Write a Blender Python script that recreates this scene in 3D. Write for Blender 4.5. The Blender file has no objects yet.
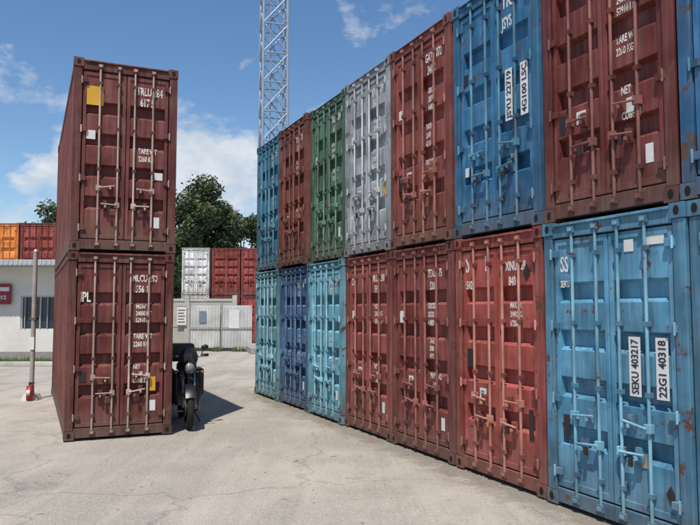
import bpy, math, random
from mathutils import Vector, Matrix
random.seed(7)
S = bpy.context.scene
S.view_settings.view_transform='Standard'
S.view_settings.look='None'
S.view_settings.exposure=0
R=math.radians
def lin(c):
    return tuple(((v/255)/12.92 if v/255<=0.04045 else ((v/255+0.055)/1.055)**2.4) for v in c)

# ---------------------------------------------------------------- materials
def newmat(name):
    m=bpy.data.materials.new(name); m.use_nodes=True
    nt=m.node_tree; b=nt.nodes['Principled BSDF']
    return m,nt,b
def N(nt,t,**k):
    n=nt.nodes.new(t)
    for a,v in k.items(): setattr(n,a,v)
    return n
def ramp(nt,src,p0,p1,c0=(0,0,0,1),c1=(1,1,1,1)):
    r=N(nt,'ShaderNodeValToRGB'); e=r.color_ramp.elements
    e[0].position=p0; e[1].position=p1; e[0].color=c0; e[1].color=c1
    nt.links.new(src,r.inputs[0]); return r.outputs[0]
def noise(nt,vec,scale,detail=4,rough=.6):
    n=N(nt,'ShaderNodeTexNoise'); n.inputs['Scale'].default_value=scale
    n.inputs['Detail'].default_value=detail; n.inputs['Roughness'].default_value=rough
    nt.links.new(vec,n.inputs['Vector']); return n.outputs['Fac']
def mixc(nt,f,a,b,mode='MIX'):
    m=N(nt,'ShaderNodeMix',data_type='RGBA',blend_type=mode)
    for s,v in ((m.inputs[0],f),(m.inputs[6],a),(m.inputs[7],b)):
        if isinstance(v,(int,float)): s.default_value=v
        elif isinstance(v,(tuple,list)): s.default_value=tuple(v)+((1,) if len(v)==3 else ())
        else: nt.links.new(v,s)
    return m.outputs[2]
def mapped(nt,scale=(1,1,1),rnd=True):
    tc=N(nt,'ShaderNodeTexCoord'); mp=N(nt,'ShaderNodeMapping')
    mp.inputs['Scale'].default_value=scale
    if rnd:
        oi=N(nt,'ShaderNodeObjectInfo'); mu=N(nt,'ShaderNodeMath',operation='MULTIPLY'); mu.inputs[1].default_value=37.0
        nt.links.new(oi.outputs['Random'],mu.inputs[0])
        ad=N(nt,'ShaderNodeVectorMath',operation='ADD')
        nt.links.new(tc.outputs['Object'],ad.inputs[0]); nt.links.new(mu.outputs[0],ad.inputs[1])
        nt.links.new(ad.outputs[0],mp.inputs['Vector'])
    else: nt.links.new(tc.outputs['Object'],mp.inputs['Vector'])
    return mp.outputs[0]
_pm={}
def paint(rgb,rust=.5,fade=.5):
    key=(rgb,rust,fade)
    if key in _pm: return _pm[key]
    c=lin(rgb); m,nt,b=newmat('container_paint_%d_%d_%d'%rgb)
    v=mapped(nt); vs=mapped(nt,(9,9,.55))
    n1=noise(nt,v,1.6,3); dark=tuple(x*.62 for x in c); lum=sum(c)/3
    lite=tuple(min(1,x*1.2+lum*.18+.01) for x in c)
    col=mixc(nt,ramp(nt,n1,.34,.66),dark,lite)
    st=noise(nt,vs,1.0,4,.7)
    col=mixc(nt,ramp(nt,st,.43,.70,(0,0,0,1),(.7*fade+.22,)*3+(1,)),col,tuple(x*.33+.01 for x in c))
    st2=noise(nt,vs,1.9,3,.6)
    col=mixc(nt,ramp(nt,st2,.50,.78,(0,0,0,1),(.6*fade+.05,)*3+(1,)),col,tuple(min(1,x*.65+k) for x,k in zip(c,(.22,.195,.165))))
    r=noise(nt,v,4.6,6,.75)
    t=.665-.10*rust
    rf=ramp(nt,r,t,t+.03)
    rs=noise(nt,mapped(nt,(14,14,1.1)),1.0,3,.6)
    rf2=ramp(nt,rs,.62-.06*rust,.74,(0,0,0,1),(.65,)*3+(1,))
    rc=mixc(nt,noise(nt,v,22,2),(.05,.024,.014),(.17,.07,.033))
    col=mixc(nt,rf2,col,rc); col=mixc(nt,rf,col,rc)
    tc=N(nt,'ShaderNodeTexCoord'); sx=N(nt,'ShaderNodeSeparateXYZ'); nt.links.new(tc.outputs['Object'],sx.inputs[0])
    d=ramp(nt,sx.outputs[2],0.0,.55,(.85,)*3+(1,),(0,0,0,1))
    d2=N(nt,'ShaderNodeMath',operation='MULTIPLY'); nt.links.new(d,d2.inputs[0]); nt.links.new(n1,d2.inputs[1])
    col=mixc(nt,d2.outputs[0],col,(.13,.105,.08))
    nt.links.new(col,b.inputs['Base Color'])
    ro=ramp(nt,n1,.2,.8,(.5,)*3+(1,),(.75,)*3+(1,)); nt.links.new(ro,b.inputs['Roughness'])
    b.inputs['Specular IOR Level'].default_value=.35
    bp=N(nt,'ShaderNodeBump'); bp.inputs['Strength'].default_value=.6; bp.inputs['Distance'].default_value=.035
    nt.links.new(noise(nt,v,3.2,1.5),bp.inputs['Height']); nt.links.new(bp.outputs[0],b.inputs['Normal'])
    _pm[key]=m; return m
_sm={}
def simple(name,rgb,rough=.7,metal=0,var=.25,scale=8,bump=.0):
    if name in _sm: return _sm[name]
    c=lin(rgb)
    m,nt,b=newmat(name); v=mapped(nt)
    col=mixc(nt,noise(nt,v,scale,4,.65),tuple(x*(1-min(.6,var*1.6)) for x in c),tuple(min(1,x*(1+var)) for x in c))
    nt.links.new(col,b.inputs['Base Color']); b.inputs['Roughness'].default_value=rough; b.inputs['Metallic'].default_value=metal
    if bump:
        bp=N(nt,'ShaderNodeBump'); bp.inputs['Strength'].default_value=bump; bp.inputs['Distance'].default_value=.02
        nt.links.new(noise(nt,v,scale*2,4),bp.inputs['Height']); nt.links.new(bp.outputs[0],b.inputs['Normal'])
    _sm[name]=m; return m
def worn(name,rgb,a0=.33,a1=.43):
    if name in _sm: return _sm[name]
    c=lin(rgb); m,nt,b=newmat(name); v=mapped(nt)
    nt.links.new(mixc(nt,noise(nt,v,5,3),tuple(x*.7 for x in c),c),b.inputs['Base Color'])
    b.inputs['Roughness'].default_value=.7
    nt.links.new(ramp(nt,noise(nt,v,12,4,.75),a0,a1),b.inputs['Alpha'])
    _sm[name]=m; return m
M_GASK=simple('rubber_gasket',(34,32,32),.8)
M_HOLE=simple('dark_hole',(12,10,10),.9)
M_WHITE=worn('stencil_white',(232,230,222),.36,.48)
M_LABEL=worn('label_white',(220,221,220),.26,.34)
M_LABELTXT=simple('label_print',(40,45,60),.7)
M_YEL=worn('label_yellow',(215,165,40),.28,.34)
M_BLK=simple('label_black',(36,33,35),.6)
M_STEEL=simple('galvanised_steel',(165,160,155),.5,.35,.3,6)
M_RUSTY=simple('rusty_steel',(105,70,52),.8,.1,.4,7)

# ---------------------------------------------------------------- mesh builder
class MB:
    def __init__(s): s.v=[];s.f=[];s.m=[];s.mats=[]
    def mi(s,mat):
        if mat not in s.mats: s.mats.append(mat)
        return s.mats.index(mat)
    def add(s,vs,fs,mat):
        o=len(s.v); s.v+= [tuple(p) for p in vs]; k=s.mi(mat)
        for f in fs: s.f.append(tuple(i+o for i in f)); s.m.append(k)
    def box(s,x0,x1,y0,y1,z0,z1,mat):
        if x0>x1:x0,x1=x1,x0
        vs=[(x0,y0,z0),(x1,y0,z0),(x1,y1,z0),(x0,y1,z0),(x0,y0,z1),(x1,y0,z1),(x1,y1,z1),(x0,y1,z1)]
        s.add(vs,[(0,3,2,1),(4,5,6,7),(0,1,5,4),(1,2,6,5),(2,3,7,6),(3,0,4,7)],mat)
    def cyl(s,a,b,r,mat,n=8,r2=None):
        a=Vector(a);b=Vector(b); r2=r if r2 is None else r2
        d=(b-a).normalized(); u=d.orthogonal().normalized(); w=d.cross(u)
        vs=[];
        for p,rr in((a,r),(b,r2)):
            for i in range(n):
                t=2*math.pi*i/n; vs.append(p+u*math.cos(t)*rr+w*math.sin(t)*rr)
        fs=[(i,(i+1)%n,n+(i+1)%n,n+i) for i in range(n)]+[tuple(range(n-1,-1,-1)),tuple(range(n,2*n))]
        s.add(vs,fs,mat)
    def ell(s,c,r,mat,nu=14,nv=9,rot=None):
        vs=[];fs=[]
        for j in range(nv+1):
            ph=math.pi*j/nv
            for i in range(nu):
                th=2*math.pi*i/nu
                p=Vector((r[0]*math.sin(ph)*math.cos(th),r[1]*math.sin(ph)*math.sin(th),r[2]*math.cos(ph)))
                if rot: p=rot@p
                vs.append(p+Vector(c))
        for j in range(nv):
            for i in range(nu): fs.append((j*nu+i,(j+1)*nu+i,(j+1)*nu+(i+1)%nu,j*nu+(i+1)%nu))
        s.add(vs,fs,mat)
    def torus(s,c,Rr,r,mat,nu=28,nv=8,sq=1):
        vs=[];fs=[]
        for i in range(nu):
            t=2*math.pi*i/nu
            for j in range(nv):
                p=2*math.pi*j/nv; rr=Rr+r*math.cos(p); h=r*sq*math.sin(p)
                vs.append((c[0]+rr*math.cos(t),c[1]+h,c[2]+rr*math.sin(t)))
        for i in range(nu):
            for j in range(nv): fs.append((i*nv+j,((i+1)%nu)*nv+j,((i+1)%nu)*nv+(j+1)%nv,i*nv+(j+1)%nv))
        s.add(vs,fs,mat)
    def obj(s,name,parent=None,bevel=0,smooth=False):
        me=bpy.data.meshes.new(name); me.from_pydata(s.v,[],s.f)
        for m in s.mats: me.materials.append(m)
        me.polygons.foreach_set('material_index',s.m)
        if smooth: me.polygons.foreach_set('use_smooth',[True]*len(s.f))
        me.update(); o=bpy.data.objects.new(name,me); S.collection.objects.link(o)
        if parent: o.parent=parent
        if bevel:
            b=o.modifiers.new('bevel','BEVEL'); b.width=bevel; b.segments=2; b.limit_method='ANGLE'
        return o
def empty(name,loc=(0,0,0),rz=0):
    e=bpy.data.objects.new(name,None); e.location=loc; e.rotation_euler=(0,0,rz); S.collection.objects.link(e); e.empty_display_size=.2
    return e
_tc={}
def textmesh(body):
    if body in _tc: return _tc[body]
    cu=bpy.data.curves.new('t','FONT'); cu.body=body; cu.size=1.0; cu.resolution_u=2; cu.offset=.026
    o=bpy.data.objects.new('t',cu); S.collection.objects.link(o); bpy.context.view_layer.update()
    me=bpy.data.meshes.new_from_object(o.evaluated_get(bpy.context.evaluated_depsgraph_get()))
    vs=[tuple(v.co) for v in me.vertices]; fs=[tuple(p.vertices) for p in me.polygons]
    bpy.data.objects.remove(o); bpy.data.curves.remove(cu); bpy.data.meshes.remove(me)
    _tc[body]=(vs,fs); return _tc[body]
H=2.59
def text(mb,body,x,z,size,mat,y,sx=.62,vert=False):
    vs,fs=textmesh(body)
    if vert: mb.add([(x-v[1]*size*sx,y,z+v[0]*size) for v in vs],fs,mat)
    else: mb.add([(x+v[0]*size*sx,y,z+v[1]*size) for v in vs],fs,mat)

CODES=['TRLU 284617 5','GATU 072341 0','CLHU 346029 8','INKU 211874 3','MLCU 290556 1','TEXU 475520 9','XINU 128840 7']
SPEC=[(['MAX.GR.','30480KG','67200LB'],['TARE','2200KG','4850LB'],['CU.CAP','33.1CM']),
      (['MGW','24000 KG','52910 LB'],['TARE WT','2260 KG'],['NET','21740','CUBE 33']),
      (['GROSS','20320','44800'],['TARE','2080','4590'],['PAYLOAD','18240'])]
def container(loc,rz,rgb,W=1.55,L=6.06,rod=None,marks=(),rust=.5,fade=.5,grooves=4,std=True,seed=0,hs=1.0,name='shipping_container'):
    rnd=random.Random(seed*13+5+int(abs(loc[0]*100)))
    e=empty(name,loc,rz+R(rnd.uniform(-.25,.25))); e.scale=(1,1,hs)
    P=paint(rgb,rust,fade)
    Pd=paint(tuple(int(c*.86) for c in rgb),min(1,rust+.3),fade)
    RM=paint(rod,.3,.4) if rod else Pd
    cw=.125
    f=MB()
    for x0 in (0,W-cw):
        for y0 in (0,L-.13):
            f.box(x0+.006,x0+cw-.006,y0+.012,y0+.118,.12,H-.12,Pd)
    f.box(cw,W-cw,.014,.11,.0+.02,.15,Pd); f.box(cw,W-cw,.014,.11,H-.15,H-.014,Pd)
    f.box(cw,W-cw,L-.11,L-.014,.02,.15,Pd); f.box(cw,W-cw,L-.11,L-.014,H-.1,H-.014,Pd)
    for x0,x1 in((.008,.06),(W-.06,W-.008)):
        f.box(x0,x1,.14,L-.14,.02,.16,Pd); f.box(x0,x1,.14,L-.14,H-.1,H-.02,Pd)
    f.box(cw+.02,W-cw-.02,-.008,.014,H-.045,H-.03,Pd)
    f.obj('frame',e,.006)
    c=MB()
    for x0 in(0,W-.135):
        for y0 in (0,L-.16):
            for z0 in(0,H-.118):
                c.box(x0,x0+.135,y0,y0+.16,z0,z0+.118,Pd)
                if y0==0:
                    n=10; cx=x0+.067; cz=z0+.059
                    c.add([(cx+.028*math.cos(2*math.pi*i/n),-.002,cz+.038*math.sin(2*math.pi*i/n)) for i in range(n)],[tuple(range(n))],M_HOLE)
                xs=-.002 if x0==0 else W+.002
                c.add([(xs,y0+.08+.04*math.cos(2*math.pi*i/10),z0+.059+.03*math.sin(2*math.pi*i/10)) for i in range(10)],[tuple(range(10))],M_HOLE)
    c.obj('corner_castings',e)
    b=MB()
    y=.13; prof=[]
    step=.28
    while y<L-.14-step:
        prof+= [(y,0),(y+.07,0),(y+.14,1),(y+.21,1)]; y+=step
    prof.append((y,0)); prof.append((L-.12,0))
    for xo,xi in((.02,.055),(W-.02,W-.055)):
        vs=[];
        for yy,k in prof: xx=xo if k==0 else xi; vs+=[(xx,yy,.14),(xx,yy,H-.09)]
        b.add(vs,[(2*i,2*i+1,2*i+3,2*i+2) for i in range(len(prof)-1)],P)
    vs=[]
    for yy,k in prof: zz=H-.03 if k==0 else H-.05; vs+=[(.05,yy,zz),(W-.05,yy,zz)]
    b.add(vs,[(2*i,2*i+1,2*i+3,2*i+2) for i in range(len(prof)-1)],P)
    xs=.12; pr=[]
    while xs<W-.2: pr+=[(xs,0),(xs+.05,0),(xs+.09,1),(xs+.14,1)]; xs+=.18
    pr.append((W-.12,0)); vs=[]
    for xx,k in pr: yy=L-.03 if k==0 else L-.06; vs+=[(xx,yy,.14),(xx,yy,H-.09)]
    b.add(vs,[(2*i,2*i+1,2*i+3,2*i+2) for i in range(len(pr)-1)],P)
    b.box(.06,W-.06,.2,L-.1,.1,.13,M_RUSTY)
    b.obj('corrugated_walls',e)
    d=MB(); g=MB()
    dz0,dz1=.165,H-.165; mid=W/2
    g.box(cw-.004,W-cw+.004,.122,.134,.15,H-.15,M_GASK)
    yf=.030; yr=.042; yg=.112
    for (x0,x1) in ((cw+.010,mid-.006),(mid+.006,W-cw-.010)):
        mx=.045; mz=.06
        d.box(x0,x0+mx,yf,.118,dz0,dz1,P); d.box(x1-mx,x1,yf,.118,dz0,dz1,P)
        d.box(x0+mx,x1-mx,yf,.118,dz0,dz0+mz,P); d.box(x0+mx,x1-mx,yf,.118,dz1-mz,dz1,P)
        za=dz0+mz; zb=dz1-mz; ph_=(zb-za)/(grooves+1)
        pts=[(za,yr)]
        for i in range(grooves):
            zc=za+ph_*(i+1); pts+=[(zc-.10,yr),(zc-.06,yg),(zc+.06,yg),(zc+.085,yr)]
        pts.append((zb,yr)); vs=[]
        xa=x0+mx;xb=x1-mx
        for zz,yy in pts: vs+=[(xa,yy,zz),(xb,yy,zz)]
        d.add(vs,[(2*i,2*i+1,2*i+3,2*i+2) for i in range(len(pts)-1)],P)
        g.box(x0-.009,x0-.001,.05,.08,dz0-.005,dz1+.005,M_GASK); g.box(x1+.001,x1+.005,.05,.08,dz0-.005,dz1+.005,M_GASK)
        g.box(x0,x1,.05,.08,dz0-.012,dz0-.001,M_GASK); g.box(x0,x1,.05,.08,dz1+.001,dz1+.012,M_GASK)
    d.obj('doors',e,.004); g.obj('door_gaskets',e)
    h=MB()
    for i in range(4):
        z=.3+i*(H-.6)/3
        for sx,xx in((1,cw),(-1,W-cw)):
            h.box(xx-sx*.03,xx+sx*.07,.004,.029,z-.03,z+.03,Pd)
            h.cyl((xx-sx*.01,.0,z-.05),(xx-sx*.01,.0,z+.05),.012,RM)
    h.obj('hinges',e,.004)
    r=MB(); dw=(mid-.006)-(cw+.010)
    rods=[cw+.012+dw*.38,cw+.012+dw*.82,mid+.008+dw*.18,mid+.008+dw*.62]
    for i,x in enumerate(rods):
        r.cyl((x,.008,.06),(x,.008,H-.06),.0145,RM,10)
        for z in (.09,H-.09):
            r.box(x-.036,x+.036,-.010,.016,z-.03,z+.03,Pd); r.box(x-.022,x+.022,-.024,-.009,z-.016,z+.016,RM)
        for z in (.32,1.10,1.66,H-.32):
            r.box(x-.026,x+.026,-.008,.036,z-.02,z+.02,Pd)
        zh=.62 if i in(1,2) else .84
        sx={0:1,1:-1,2:1,3:-1}[i]
        Lh=dw*.38; dz=rnd.uniform(-.03,.04)
        r.box(x-.032,x+.032,-.022,.03,zh-.035,zh+.035,RM)
        r.cyl((x,-.028,zh),(x+sx*Lh,-.025,zh+dz),.011,RM,8)
        r.box(x+sx*Lh*.72-.028,x+sx*Lh*.72+.028,-.008,.034,zh+dz-.07,zh+dz+.05,Pd)
        r.box(x+sx*Lh*.72-.012,x+sx*Lh*.72+.012,-.042,-.008,zh+dz-.05,zh+dz-.02,RM)
        if i in(1,2) : r.box(x+sx*Lh*.5-.018,x+sx*Lh*.5+.018,-.042,-.024,zh-.1,zh-.03,M_BLK)
    r.obj('locking_rods',e,.002)
    k=MB(); ym=yr-.003
    def zc_panel(i):
        za=dz0+.06; zb=dz1-.06; p=(zb-za)/(grooves+1); return zb-p*(i+.5)
    tx=rods[2]+.025
    if std:
        cd=CODES[(seed+int(loc[2]))%len(CODES)]; a,n1,n2=cd.split(); sp=SPEC[(seed+int(loc[2]))%3]
        zt=zc_panel(0); sz=rnd.uniform(.12,.16)
        text(k,a+' '+n1[:3],tx,zt+.03,sz,M_WHITE,ym,.58); text(k,n1[3:]+' '+n2,tx+.05,zt-.125,sz,M_WHITE,ym,.58)
        for pi,blk in enumerate(sp):
            if rnd.random()<.15: continue
            ss=rnd.uniform(.08,.105); xo=rnd.uniform(0,.07)
            for j,s in enumerate(blk): text(k,s,tx+xo,zc_panel(pi+1)+.07-j*ss*1.1,ss,M_WHITE,ym,.6)
        x=rods[0]+.05
        if rnd.random()<.7:
            k.box(x,x+.12,ym-.001,ym,zc_panel(3)-.05,zc_panel(3)+.06,M_LABEL)
            text(k,'CSC',x+.02,zc_panel(3)-.01,.06,M_LABELTXT,ym-.004,.6)
        if rnd.random()<.6: k.box(rods[3]+.04,rods[3]+.12,ym-.001,ym,zc_panel(4)-.1,zc_panel(4)+.05,M_LABEL)
        if rnd.random()<.5: k.box(cw+.08,cw+.2,ym-.001,ym,zc_panel(1)-.08,zc_panel(1)+.04,M_LABEL)
    for mk in marks:
        t=mk[0]
        if t=='T': _,s,fx,fz,sz,mat=mk[:6]; text(k,s,fx*W,fz*H,sz,mat,ym-.0015,.6,len(mk)>6)
        if t=='R': _,fx,fz,w,hh,mat=mk; k.box(fx*W,fx*W+w,ym-.004,ym-.002,fz*H,fz*H+hh,mat)
        if t=='V':
            _,fx,fz,w,hh,s=mk
            k.box(fx*W,fx*W+w,yf-.004,yf-.002,fz*H,fz*H+hh,M_LABEL)
            vs,fs=textmesh(s); wid=max(v[0] for v in vs); sc=hh*.92/wid
            k.add([(fx*W+w*.8-v[1]*w*.85,yf-.006,fz*H+hh*.04+v[0]*sc) for v in vs],fs,M_LABELTXT)
        if t=='D':
            _,fx,fz,rr,mat=mk; cx=fx*W;cz=fz*H
            k.add([(cx-rr*.62,ym-.005,cz),(cx,ym-.005,cz-rr),(cx+rr*.62,ym-.005,cz),(cx,ym-.005,cz+rr)],[(0,1,2,3)],mat)
    if k.v: k.obj('markings',e)
    return e

# ---------------------------------------------------------------- camera
CH=1.79
cam=bpy.data.cameras.new('camera'); co=bpy.data.objects.new('camera',cam); S.collection.objects.link(co); S.camera=co
co.location=(0,0,CH); co.rotation_euler=(R(90+3.9),0,0); cam.lens=36; cam.sensor_width=36; cam.clip_end=3000; cam.clip_start=.05

d1=Vector((-.4139,.9103)); P0=Vector((1.845,6.695)); rzW=math.atan2(-.9103,.4139)
pitch=1.57; gapz=.012; HS=1.055
lower=[
 dict(rgb=(112,174,194),seed=1,rod=(140,188,200)),
 dict(rgb=(64,108,156),seed=2,rod=(95,130,165)),
 dict(rgb=(104,172,196),seed=3,rod=(130,182,198)),
 dict(rgb=(140,66,60),seed=4,rod=(156,100,88),fade=.6,marks=[('T','CA',.12,.83,.16,M_WHITE)]),
 dict(rgb=(122,54,49),seed=5,rod=(142,86,76),fade=.5,marks=[('R',.13,.62,.1,.13,M_LABEL)]),
 dict(rgb=(156,66,58),seed=6,rod=(180,120,106),fade=.65,rust=.6,marks=[('T','S',.115,.85,.28,M_WHITE),('T','1',.34,.85,.28,M_WHITE),('T','3502',.10,.775,.13,M_WHITE),('R',.13,.44,.14,.2,M_BLK),('D',.82,.83,.09,M_BLK),('R',.82,.19,.07,.3,M_BLK),('R',.36,.2,.09,.14,M_YEL)]),
 dict(rgb=(72,136,168),seed=0,rod=(104,158,180),fade=.55,std=False,rust=.5,W=1.60,marks=[('T','SS',.125,.82,.2,M_WHITE),('T','SEKU',.125,.765,.085,M_WHITE),
     ('V',.63,.415,.12,.48,'SEKU 403217'),('V',.80,.415,.12,.48,'22G1 40318'),('R',.61,.87,.1,.1,M_LABEL),('R',.74,.885,.2,.09,M_LABEL),('T','9218',.75,.89,.08,M_LABELTXT),('R',.13,.24,.08,.2,M_BLK),('R',.69,.2,.08,.12,M_STEEL),('D',.86,.14,.07,M_BLK)]),
 dict(rgb=(72,136,168),seed=3,rod=(104,158,180)),
]
upper=[
 dict(rgb=(52,126,156),seed=2,rod=(85,145,165)),
 dict(rgb=(130,62,50),seed=3,rod=(134,84,70)),
 dict(rgb=(76,114,92),seed=5,rod=(98,130,110)),
 dict(rgb=(158,166,174),seed=4,rod=(180,185,188),fade=.4,rust=.5,marks=[('D',.86,.32,.09,M_YEL)]),
 dict(rgb=(130,60,52),seed=6,rod=(154,98,86),marks=[('R',.13,.28,.09,.2,M_BLK)]),
 dict(rgb=(30,106,150),seed=1,rod=(74,134,162),fade=.5,rust=.5,std=False,marks=[('T','YKK',.60,.87,.22,M_WHITE),('T','JSYS',.60,.79,.16,M_WHITE),('V',.635,.42,.12,.52,'JSYU 22719'),('V',.80,.42,.12,.52,'4G100 LSC'),('R',.12,.64,.09,.12,M_BLK),('R',.13,.25,.08,.1,M_LABEL),('R',.68,.22,.1,.18,M_STEEL)]),
 dict(rgb=(110,42,39),seed=5,rod=(130,78,70),fade=.5,marks=[('R',.64,.30,.12,.12,M_LABEL),('R',.13,.3,.08,.16,M_BLK)]),
 dict(rgb=(32,102,150),seed=2,rod=(70,130,160)),
]
jr=random.Random(3)
for i,(lo,up) in enumerate(zip(lower,upper)):
    s=9.42-pitch*i
    for tier,kw in((0,lo),(1,up)):
        off=jr.uniform(-.03,.03)
        sj=jr.uniform(-.008,.008) - (.05 if (tier==0 and i==7) else 0)
        p=P0+d1*(s-.01+sj)
        p=p+Vector((.9103,.4139))*off
        kk=dict(W=1.535); kk.update(kw)
        container((p.x,p.y,tier*(H+gapz)+.02),rzW,hs=HS if tier else 1,**kk)
rzL=math.atan2(.4139,.9103)
container((-3.886,9.623,.02),rzL,(106,44,38),W=1.45,rod=(172,150,138),seed=4,rust=.7,marks=[('T','IPL',.115,.73,.19,M_WHITE),('R',.13,.3,.08,.14,M_BLK),('R',.78,.24,.08,.2,M_YEL)])
container((-3.876,9.618,H+gapz+.02),rzL,(108,46,40),W=1.45,rod=(168,146,134),seed=5,rust=.65,hs=HS,marks=[('R',.12,.76,.23,.26,M_YEL),('R',.13,.58,.12,.12,M_LABEL),('R',.78,.39,.12,.1,M_LABEL)])

def px(x,Y): return (x-350)/701.6*Y
bz=H+gapz
container((px(181,38),38,.0),0,(226,226,222),W=1.5,seed=2,rust=.2,std=False)
container((px(181,38),38,bz),0,(230,230,226),W=1.5,seed=2,rust=.2,std=False)
for i,c in enumerate([(146,54,46),(154,64,58),(134,48,42)]):
    for t in(0,1): container((px(181,38)+1.6*(i+1),38.2,t*bz),0,c,W=1.55,seed=i,rust=.4,std=(i!=0))
for x,c in((-13.5,(138,52,44)),(-11.92,(130,48,46)),(-15.06,(224,128,38)),(-16.65,(214,118,40)),(-18.2,(130,50,50))):
    for t in(0,1): container((x,28.5,t*bz+.1),0,c,W=1.5,seed=int(-x),rust=.3,std=False,hs=1.03)

# ---------------------------------------------------------------- ground
def ground():
    m,nt,b=newmat('dusty_concrete_asphalt'); tc=N(nt,'ShaderNodeTexCoord'); v=tc.outputs['Object']
    big=noise(nt,v,.22,4,.6); med=noise(nt,v,1.1,5,.65); fine=noise(nt,v,22,4,.85); pebble=noise(nt,v,75,2,.7)
    col=mixc(nt,ramp(nt,big,.42,.58),(.36,.325,.285),(.50,.45,.385))
    col=mixc(nt,ramp(nt,med,.42,.62,(0,0,0,1),(.75,)*3+(1,)),col,(.31,.282,.255))
    mp=N(nt,'ShaderNodeMapping'); mp.inputs['Rotation'].default_value=(0,0,R(24)); mp.inputs['Scale'].default_value=(1.6,.16,1); nt.links.new(v,mp.inputs['Vector'])
    tr=noise(nt,mp.outputs[0],1.0,4,.6)
    col=mixc(nt,ramp(nt,tr,.5,.66,(0,0,0,1),(.55,)*3+(1,)),col,(.56,.505,.435))
    mp2=N(nt,'ShaderNodeMapping'); mp2.inputs['Rotation'].default_value=(0,0,R(-62)); mp2.inputs['Scale'].default_value=(2.4,.12,1); nt.links.new(v,mp2.inputs['Vector'])
    tr2=noise(nt,mp2.outputs[0],1.0,4,.6)
    col=mixc(nt,ramp(nt,tr2,.56,.70,(0,0,0,1),(.45,)*3+(1,)),col,(.23,.21,.19))
    col=mixc(nt,ramp(nt,fine,.40,.66,(0,0,0,1),(.6,)*3+(1,)),col,(.60,.55,.485))
    col=mixc(nt,ramp(nt,pebble,.52,.66,(0,0,0,1),(.75,)*3+(1,)),col,(.16,.142,.125))
    st=noise(nt,v,.5,6,.75); col=mixc(nt,ramp(nt,st,.585,.68,(0,0,0,1),(.5,)*3+(1,)),col,(.19,.168,.15))
    sp=noise(nt,v,3.6,3,.7); col=mixc(nt,ramp(nt,sp,.67,.71,(0,0,0,1),(.7,)*3+(1,)),col,(.10,.09,.08))
    vo=N(nt,'ShaderNodeTexVoronoi',feature='DISTANCE_TO_EDGE'); vo.inputs['Scale'].default_value=.22
    nn=N(nt,'ShaderNodeTexNoise'); nn.inputs['Scale'].default_value=1.6; nn.inputs['Detail'].default_value=5; nt.links.new(v,nn.inputs['Vector'])
    ad=N(nt,'ShaderNodeVectorMath',operation='ADD'); nt.links.new(v,ad.inputs[0]); nt.links.new(nn.outputs['Color'],ad.inputs[1]); nt.links.new(ad.outputs[0],vo.inputs['Vector'])
    cr=ramp(nt,vo.outputs['Distance'],.0,.006,(.4,)*3+(1,),(0,0,0,1))
    col=mixc(nt,cr,col,(.15,.13,.115))
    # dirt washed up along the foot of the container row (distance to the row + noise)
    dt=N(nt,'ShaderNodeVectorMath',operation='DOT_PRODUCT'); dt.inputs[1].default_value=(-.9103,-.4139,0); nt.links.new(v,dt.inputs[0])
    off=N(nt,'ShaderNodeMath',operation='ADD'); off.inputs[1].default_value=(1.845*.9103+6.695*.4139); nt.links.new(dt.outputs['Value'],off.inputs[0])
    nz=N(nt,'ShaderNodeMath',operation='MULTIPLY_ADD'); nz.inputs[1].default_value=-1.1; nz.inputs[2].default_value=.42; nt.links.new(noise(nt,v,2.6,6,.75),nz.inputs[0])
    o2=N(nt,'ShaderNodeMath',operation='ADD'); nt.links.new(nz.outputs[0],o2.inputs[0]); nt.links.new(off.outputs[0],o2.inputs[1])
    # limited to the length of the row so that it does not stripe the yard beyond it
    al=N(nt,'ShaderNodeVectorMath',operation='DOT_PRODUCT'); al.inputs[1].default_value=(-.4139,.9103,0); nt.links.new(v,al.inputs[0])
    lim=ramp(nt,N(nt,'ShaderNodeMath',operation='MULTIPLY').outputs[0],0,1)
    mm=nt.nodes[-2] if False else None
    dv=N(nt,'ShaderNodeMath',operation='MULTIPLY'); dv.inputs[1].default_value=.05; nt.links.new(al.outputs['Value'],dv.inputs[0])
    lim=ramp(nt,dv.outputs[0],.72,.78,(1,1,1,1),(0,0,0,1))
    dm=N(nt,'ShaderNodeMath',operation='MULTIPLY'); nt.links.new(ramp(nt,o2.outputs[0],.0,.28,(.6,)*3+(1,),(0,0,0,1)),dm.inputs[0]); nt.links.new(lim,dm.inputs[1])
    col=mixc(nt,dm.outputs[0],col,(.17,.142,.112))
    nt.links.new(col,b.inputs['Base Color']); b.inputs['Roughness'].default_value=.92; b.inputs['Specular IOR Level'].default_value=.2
    bp=N(nt,'ShaderNodeBump'); bp.inputs['Strength'].default_value=.9; bp.inputs['Distance'].default_value=.018
    ad2=N(nt,'ShaderNodeMath',operation='ADD'); nt.links.new(fine,ad2.inputs[0]); nt.links.new(pebble,ad2.inputs[1])
    nt.links.new(ad2.outputs[0],bp.inputs['Height']); nt.links.new(bp.outputs[0],b.inputs['Normal'])
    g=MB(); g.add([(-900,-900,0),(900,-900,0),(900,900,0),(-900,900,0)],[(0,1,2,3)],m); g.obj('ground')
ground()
st=MB(); ms=simple('stone_grey',(158,148,134),.9,0,.3,12)
rr=random.Random(11)
for i in range(1100):
    if rr.random()<.45:
        s=rr.uniform(-2,9.6); o=abs(rr.gauss(0,.22)); p=P0+d1*s+Vector((.9103,.4139))*(-o+.05); q=(p.x,p.y)
    else: q=(rr.uniform(-7,3),rr.uniform(3.5,16))
    r0=rr.uniform(.003,.012); st.ell((q[0],q[1],r0*.4),(r0*rr.uniform(.8,1.7),r0,r0*.6),ms,6,4)
st.obj('gravel')

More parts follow.
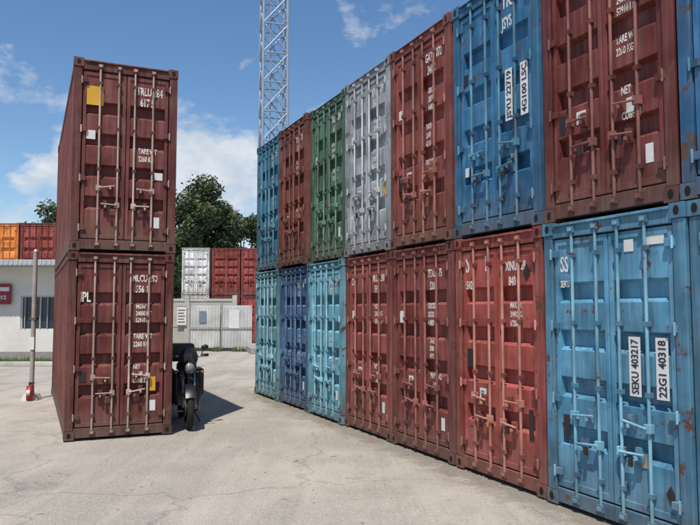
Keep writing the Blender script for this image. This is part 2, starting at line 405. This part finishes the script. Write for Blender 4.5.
# ---------------------------------------------------------------- lattice tower
def tower(x,y,w,h):
    t=MB(); m=simple('tower_steel',(140,158,178),.5,.2,.2,3)
    hw=w/2; c=[(-hw,-hw),(hw,-hw),(hw,hw),(-hw,hw)]
    n=int(h/(w*1.15)); st_=h/n
    for a in c: t.cyl((a[0],a[1],0),(a[0]*.9,a[1]*.9,h),.065,m,8)
    for k in range(n):
        z0=k*st_; z1=z0+st_
        for i in range(4):
            a=c[i]; b=c[(i+1)%4]
            t.cyl((a[0],a[1],z0),(b[0],b[1],z0),.034,m,6)
            t.cyl((a[0],a[1],z0),(b[0],b[1],z1),.034,m,6)
            t.cyl((b[0],b[1],z0),(a[0],a[1],z1),.034,m,6)
    for sx in(-.15,.15): t.cyl((sx,0,0),(sx,0,h),.02,m,6)
    for i in range(int(h/.35)): t.cyl((-.15,0,i*.35),(.15,0,i*.35),.012,m,5)
    e=empty('lattice_tower',(x,y,0),.25); t.obj('lattice',e)
    b=MB(); b.box(-1,1,-1,1,0,.25,simple('concrete_base',(150,148,142),.9)); b.obj('concrete_foot',e,.02)
tower(px(272,30),30,1.1,27)

# ---------------------------------------------------------------- trees
def leafmat(n,c):
    m,nt,b=newmat(n); v=mapped(nt); nt.links.new(mixc(nt,noise(nt,v,1.2,2),tuple(x*.6 for x in c),tuple(x*1.35 for x in c)),b.inputs['Base Color']); b.inputs['Roughness'].default_value=.6
    return m
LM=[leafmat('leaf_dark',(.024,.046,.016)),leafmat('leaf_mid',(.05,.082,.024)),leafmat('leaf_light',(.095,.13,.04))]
BARK=simple('bark',(86,70,56),.9,0,.3,8,.5)
def tree(x,y,h,cr,seed,name='tree',nl=9000,leaf=.2,trunkh=.22,ncl=34):
    q=random.Random(seed); t=MB()
    base=Vector((0,0,0)); th=h*trunkh
    t.cyl(base,(0.1,0,th),h*.03,BARK,10,h*.02)
    clumps=[]
    for i in range(ncl):
        a=q.uniform(0,6.28); rad=cr*math.sqrt(q.random())*.85; zz=q.uniform(th*1.0,h*.92)
        k=1-((zz-(th+h)*.5)/((h-th)*.62))**2; k=max(.3,k)
        c=Vector((math.cos(a)*rad*k,math.sin(a)*rad*k,zz)); clumps.append((c,q.uniform(.2,.42)*cr))
        st_=Vector((0.1,0,q.uniform(th*.7,th))); midp=(st_+c)/2+Vector((0,0,-.1*h*q.random()))
        t.cyl(st_,midp,h*.011,BARK,6,h*.007); t.cyl(midp,c,h*.007,BARK,6,h*.002)
    e=empty(name,(x,y,0)); t.obj('trunk_and_limbs',e)
    L=MB()
    for i in range(nl):
        c,rc=clumps[i%len(clumps)]
        d=Vector((q.gauss(0,1),q.gauss(0,1),q.gauss(0,.8))).normalized()*rc*(q.random()**.35)*q.uniform(.8,1.15)
        p=c+d; s=leaf*q.uniform(.5,1.2)
        n=Vector((q.gauss(0,1),q.gauss(0,1),q.gauss(.5,1))).normalized(); u=n.orthogonal().normalized(); w=n.cross(u)
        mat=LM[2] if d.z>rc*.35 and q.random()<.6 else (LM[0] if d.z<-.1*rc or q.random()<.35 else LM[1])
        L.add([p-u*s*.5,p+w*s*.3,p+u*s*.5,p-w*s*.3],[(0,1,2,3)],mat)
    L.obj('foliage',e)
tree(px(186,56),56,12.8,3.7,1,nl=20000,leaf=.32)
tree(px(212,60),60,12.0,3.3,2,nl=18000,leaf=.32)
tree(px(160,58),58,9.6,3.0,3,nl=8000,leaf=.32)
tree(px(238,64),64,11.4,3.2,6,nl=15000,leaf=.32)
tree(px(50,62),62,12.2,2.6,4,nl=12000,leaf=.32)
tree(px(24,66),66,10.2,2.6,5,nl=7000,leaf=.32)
L=MB(); q=random.Random(9)
for i in range(26000):
    a=q.uniform(-130,130); hh=3.6+1.6*math.sin(a*.13)+1.1*math.sin(a*.41+1)+.6*math.sin(a*1.1)
    p=Vector((a,92+q.uniform(-3,3),abs(q.random()**.7)*hh*1.35)); s=q.uniform(.4,.95)
    n=Vector((q.gauss(0,1),q.gauss(-.5,1),q.gauss(.5,1))).normalized(); u=n.orthogonal().normalized(); w=n.cross(u)
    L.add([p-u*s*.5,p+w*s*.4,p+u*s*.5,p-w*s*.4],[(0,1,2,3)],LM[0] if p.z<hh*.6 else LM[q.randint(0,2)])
L.obj('distant_trees')

# ---------------------------------------------------------------- perimeter wall, gate, office
CON=simple('weathered_concrete',(184,181,173),.9,0,.38,1.3,.3)
e=empty('concrete_perimeter_wall',(0,31,0)); w=MB()
x=-24.0
while x<14:
    if not(-6.6<x<-4.9):
        w.box(x+.1,x+2.0,.03,.13,0,2.3,CON); w.box(x+.1,x+2.0,.0,.03,2.18,2.3,CON)
        w.box(x+.1,x+2.0,.01,.03,1.05,1.12,CON)
    w.box(x-.1,x+.1,-.04,.2,0,2.45,CON); x+=2.1
w.obj('panels_and_posts',e,.01)
e=empty('metal_gate',(0,30.8,0)); w=MB(); GW=simple('gate_white',(192,193,190),.7,0,.4,1.3)
for a in(-7.0,-5.6): 
    w.box(a,a+1.3,0,.05,.15,2.0,GW)
    for k in range(9): w.box(a+.05+k*.14,a+.10+k*.14,-.02,0,.2,1.95,GW)
    w.box(a,a+1.3,-.04,-.02,.95,1.05,M_STEEL); w.box(a-.06,a,-.04,.06,0,2.1,M_STEEL)
w.box(-6.6,-6.3,-.05,-.041,1.25,1.75,simple('notice_blue',(110,125,140),.6)); w.box(-5.3,-4.85,-.05,-.041,1.0,1.8,M_LABEL)
w.obj('gate_leaves',e,.005)
# white notice boards on the perimeter wall, left of the gate
e=empty('notice_board',(-7.62,30.92,1.15)); w=MB(); w.box(0,.42,-.02,0,0,.8,M_LABEL); w.box(-.02,.44,-.03,-.02,-.03,0,M_STEEL); w.box(-.02,.44,-.03,-.02,.8,.83,M_STEEL)
for k in range(5): w.box(.05,.36-.05*(k%2),-.024,-.021,.1+k*.13,.14+k*.13,M_LABELTXT)
w.obj('board',e)
# weeds along the foot of the wall
L=MB()
for i in range(3500):
    a=q.uniform(-12,4); b=30.75-abs(q.gauss(0,.18)); hh=q.uniform(.04,.25); dx=q.uniform(-.08,.08)
    if math.sin(a*2.3)+math.sin(a*5.1)<-.1: continue
    L.add([(a-.02,b,0),(a+.02,b,0),(a+dx,b+q.uniform(-.06,.06),hh)],[(0,1,2)],LM[q.randint(0,2)])
L.obj('weeds')

def office():
    e=empty('site_office_building',(0,0,0)); m=simple('office_render',(212,210,202),.85,0,.2,1.0)
    w=MB(); x0,x1,y0,y1,h=-19.,-9.9,24.5,27.8,3.3
    segs=[(-19,-17,0,h),(-17,-15.6,0,1.0),(-17,-15.6,2.2,h),(-15.6,-13.2,0,h),(-13.2,-12.6,0,h),(-12.6,-11.5,0,h),(-11.5,-10.15,0,1.1),(-11.5,-10.15,2.3,h),(-10.15,-9.9,0,h)]
    for a,b,c,d in segs: w.box(a,b,y0,y0+.18,c,d,m)
    w.box(x0,x0+.18,y0+.18,y1,0,h,m); w.box(x1-.18,x1,y0+.18,y1,0,h,m); w.box(x0+.18,x1-.18,y1-.18,y1,0,h,m)
    w.obj('walls',e)
    r=MB(); rm=simple('roof_sheet_grey',(168,172,176),.6,.1,.2,2); r.box(x0-.3,x1+.35,y0-.9,y1+.3,h+.003,h+.2,rm)
    for k in range(60): r.box(x0-.28+k*.16,x0-.22+k*.16,y0-.92,y0-.9,h+.02,h+.19,rm)
    r.obj('flat_roof',e,.01)
    g=MB(); gm=simple('window_glass',(40,52,62),.12,0,.1); fm=simple('window_frame',(190,192,194),.5)
    for a,b,c,d in((-17,-15.6,1.0,2.2),(-11.5,-10.15,1.1,2.3)):
        g.box(a+.05,b-.05,y0+.08,y0+.1,c+.05,d-.05,gm)
        g.box(a,b,y0+.04,y0+.12,c,c+.05,fm); g.box(a,b,y0+.04,y0+.12,d-.05,d,fm); g.box(a,a+.05,y0+.04,y0+.12,c+.05,d-.05,fm); g.box(b-.05,b,y0+.04,y0+.12,c+.05,d-.05,fm); g.box((a+b)/2-.02,(a+b)/2+.02,y0+.05,y0+.11,c+.05,d-.05,fm)
        for kk in range(5):
            xx=a+.15+kk*(b-a-.3)/4; g.cyl((xx,y0+.0,c+.02),(xx,y0+.0,d-.02),.012,fm,6)
    g.obj('windows',e)
    pp=MB(); pp.cyl((-12.75,y0-.06,0),(-12.75,y0-.06,h),.05,rm,10); pp.box(x0,x1,y0-.015,y0-.003,0.0,.35,simple('plinth_grey',(140,138,134),.9)); pp.obj('downpipe_and_plinth',e)
office()
e=empty('notice_sign',(-12.58,24.40,2.05)); w=MB(); w.box(0,.78,-.03,0,-.05,.66,simple('sign_maroon',(140,40,50),.6)); w.box(.06,.72,-.035,-.03,.40,.54,M_LABEL); text(w,'NOTICE',.1,.12,.18,M_LABEL,-.034,.8); w.obj('panel',e)
k=MB(); k.box(-22,-8.4,22.6,22.78,0,.14,CON); k.obj('kerb',None,.02)
L=MB(); 
for i in range(6000):
    a=q.uniform(-20,-8.4); b=22.9+abs(q.gauss(0,.45)); hh=q.uniform(.04,.22)*(1 if q.random()<.7 else 1.6); dx=q.uniform(-.08,.08)
    L.add([(a-.02,b,0),(a+.02,b,0),(a+dx,b+q.uniform(-.06,.06),hh)],[(0,1,2)],LM[q.randint(1,2)])
L.obj('weeds')

Yp=14.2; xp=px(34.0,Yp)
e=empty('steel_fence_post',(xp,Yp,0)); w=MB(); w.cyl((0,0,0),(0,0,2.98),.045,M_STEEL,14); w.cyl((0,0,2.98),(0,0,3.03),.055,M_STEEL,14,.02); w.obj('post',e)
w=MB(); w.cyl((0,0,0),(0,0,.13),.2,CON,16,.15); w.box(-.05,.05,-.06,-.04,1.0,1.25,M_LABEL); w.box(-.07,.07,-.055,.055,1.6,1.64,M_RUSTY); w.obj('base_and_clamps',e)
RED=simple('red_paint',(150,34,32),.5,0,.25)
e=empty('fire_extinguisher',(xp+.06,Yp-.22,0)); w=MB(); w.cyl((0,0,.02),(0,0,.27),.06,RED,16); w.ell((0,0,.27),(.06,.06,.045),RED); w.cyl((0,0,.3),(0,0,.35),.02,M_BLK); w.box(-.02,.09,-.012,.012,.34,.37,M_BLK); w.cyl((.02,0,.35),(.085,0,.28),.01,M_BLK); w.cyl((.085,0,.28),(.08,0,.12),.01,M_BLK); w.box(-.035,.035,-.064,-.055,.12,.22,M_LABEL); w.obj('body',e,0,True)
e=empty('street_lamp',(px(1.0,26),23.5,0)); w=MB(); dk=simple('lamp_dark_metal',(60,62,66),.6,.2); w.cyl((0,0,0),(0,0,6.9),.07,dk,10,.05); w.cyl((0,0,6.9),(-.5,-.2,7.05),.035,dk); w.ell((-.65,-.25,7.05),(.3,.13,.07),dk); w.obj('pole_and_head',e)

# ---------------------------------------------------------------- motorcycle
def motorcycle(loc,rz):
    e=empty('motorcycle',loc,rz); e.scale=(1,.95,1.06)
    T=simple('tyre_rubber',(30,29,28),.9); BK=simple('bike_black_paint',(24,24,28),.4,0,.2); CH_=simple('chrome',(150,150,152),.4,.8,.15); AL=simple('engine_alloy',(120,122,125),.45,.6)
    w=MB()
    for cx in(0,1.32):
        w.torus((cx,0,.31),.255,.055,T,nu=36,nv=10,sq=1.0); w.torus((cx,0,.31),.20,.018,CH_,nu=30,nv=6)
        w.cyl((cx,-.05,.31),(cx,.05,.31),.045,AL,12)
        for i in range(14):
            a=2*math.pi*i/14; w.cyl((cx,.02*(-1)**i,.31),(cx+.2*math.cos(a),0,.31+.2*math.sin(a)),.004,CH_,4)
        w.cyl((cx,.06,.31),(cx,.066,.31),.12,AL,20)
    w.obj('wheels',e,0,True)
    w=MB()
    for s in(-.09,.09):
        w.cyl((0,s,.31),(.25,s,.92),.024,CH_,10); w.cyl((0,s,.31),(.08,s,.5),.032,AL,10)
        w.cyl((1.32,s*1.2,.31),(.72,s*.8,.42),.022,BK,8); w.cyl((1.3,s*1.3,.36),(1.12,s*1.3,.74),.03,CH_,10)
    w.cyl((.25,0,.9),(.62,0,.42),.03,BK,8); w.cyl((.25,0,.9),(.95,0,.7),.028,BK,8); w.cyl((.62,0,.42),(.95,0,.7),.028,BK,8)
    for s in(-1,1):
        w.cyl((.25,0,.97),(.24,s*.16,1.02),.014,CH_); w.cyl((.24,s*.16,1.02),(.34,s*.31,1.03),.014,CH_); w.cyl((.30,s*.22,1.027),(.35,s*.33,1.03),.022,T)
        w.cyl((.25,s*.2,1.02),(.22,s*.24,1.13),.008,BK); w.ell((.22,s*.26,1.15),(.02,.06,.04),BK)
        w.cyl((.1,s*.1,.8),(.12,s*.2,.8),.01,BK); w.ell((.11,s*.21,.8),(.03,.025,.025),simple('indicator_amber',(150,80,35),.4))
    w.obj('frame_fork_handlebar',e,0,True)
    w=MB(); w.ell((.12,0,.86),(.09,.1,.1),BK); w.cyl((.03,0,.86),(.05,0,.86),.078,simple('headlamp_glass',(120,126,130),.15),18)
    w.ell((.47,0,.86),(.24,.16,.14),BK); w.ell((.95,0,.80),(.36,.13,.06),T); w.ell((1.3,0,.82),(.14,.1,.06),BK)
    w.ell((.2,0,1.0),(.05,.15,.16),simple('fairing_smoke',(40,44,48),.2))
    for s in(-1,1): w.ell((.42,s*.17,.55),(.09,.08,.26),BK)
    for cx,a0,a1,rr_ in((0,50,150,.34),(1.32,20,140,.36)):
        vs=[];n=12
        for i in range(n+1):
            a=R(a0+(a1-a0)*i/n)
            for s in(-.085,0,.085): vs.append((cx+(rr_-(.02 if s else 0))*math.cos(a),s,.31+(rr_-(.02 if s else 0))*math.sin(a)))
        w.add(vs,[(3*i+j,3*i+j+1,3*i+j+4,3*i+j+3) for i in range(n) for j in(0,1)],BK)
    w.ell((1.62,0,.66),(.03,.06,.04),RED); w.box(1.64,1.65,-.1,.1,.45,.58,M_LABEL)
    w.obj('tank_seat_bodywork',e,0,True)
    w=MB(); w.box(.5,.82,-.15,.15,.28,.5,AL)
    for k in range(6): w.box(.53-.004*k,.72-.004*k,-.11,.11,.51+k*.03,.525+k*.03,AL)
    w.cyl((.62,-.19,.38),(.62,.19,.38),.09,AL,16)
    w.cyl((.5,.12,.55),(.42,.15,.34),.024,CH_); w.cyl((.42,.15,.34),(.9,.17,.27),.024,CH_); w.cyl((.9,.17,.27),(1.5,.18,.36),.042,CH_,12)
    w.cyl((.7,-.1,.28),(.75,-.26,.0),.012,BK)
    for k,s in((0,-1),(1,1)):
        w.cyl((.40,s*.2,.22),(.40,s*.2,.6),.014,CH_,8); w.cyl((.40,s*.2,.6),(.42,0,.72),.014,CH_,8); w.cyl((.40,s*.2,.22),(.5,s*.05,.2),.014,CH_,8)
        w.cyl((.68,0,.3),(.68,s*.25,.3),.016,BK)
    w.obj('engine_exhaust_crash_bars',e,.004)
    w=MB()
    for s in(-1,1): w.box(1.0,1.42,s*.25-.10,s*.25+.10,.36,.78,BK)
    w.box(1.2,1.52,-.2,.2,.88,1.16,BK); w.obj('luggage_boxes',e,.03)
motorcycle((-2.42,10.66,0),math.atan2(.9103,-.4139)+R(-6))

# ---------------------------------------------------------------- light & sky
el=R(62); hx,hy=-.22,-.975
az=math.atan2(hx,hy)
sun=bpy.data.lights.new('sun','SUN'); sun.energy=5.0; sun.angle=R(.5); sun.color=(1,.945,.85)
so=bpy.data.objects.new('sun',sun); S.collection.objects.link(so)
D=Vector((hx*math.cos(el),hy*math.cos(el),math.sin(el))).normalized()
so.rotation_euler=D.to_track_quat('Z','Y').to_euler(); so.location=(-10,-20,30)
W=bpy.data.worlds.new('World'); S.world=W; W.use_nodes=True; nt=W.node_tree; bg=nt.nodes['Background']
sky=N(nt,'ShaderNodeTexSky',sky_type='NISHITA'); sky.sun_disc=False; sky.sun_elevation=el; sky.sun_rotation=az; sky.air_density=1.0; sky.dust_density=.5; sky.ozone_density=2.2
hsv=N(nt,'ShaderNodeHueSaturation'); hsv.inputs['Saturation'].default_value=1.16; hsv.inputs['Value'].default_value=1.0; nt.links.new(sky.outputs[0],hsv.inputs['Color'])
tc=N(nt,'ShaderNodeTexCoord'); sx=N(nt,'ShaderNodeSeparateXYZ'); nt.links.new(tc.outputs['Generated'],sx.inputs[0])
mp=N(nt,'ShaderNodeMapping'); mp.inputs['Scale'].default_value=(1,1,1.7); mp.inputs['Location'].default_value=(5.3,2.2,.9); nt.links.new(tc.outputs['Generated'],mp.inputs['Vector'])
cn=noise(nt,mp.outputs[0],5.6,9,.6)
bias=ramp(nt,sx.outputs[2],.17,.33,(.23,)*3+(1,),(0,0,0,1))
sm=N(nt,'ShaderNodeMath',operation='ADD'); nt.links.new(cn,sm.inputs[0]); nt.links.new(bias,sm.inputs[1])
mask=ramp(nt,sm.outputs[0],.60,.72,(0,0,0,1),(.95,)*3+(1,))
shade=ramp(nt,noise(nt,mp.outputs[0],10,6),.36,.66,(4.2,4.8,5.6,1),(6.4,6.5,6.7,1))
nt.links.new(mixc(nt,mask,hsv.outputs[0],shade),bg.inputs['Color']); bg.inputs['Strength'].default_value=.135
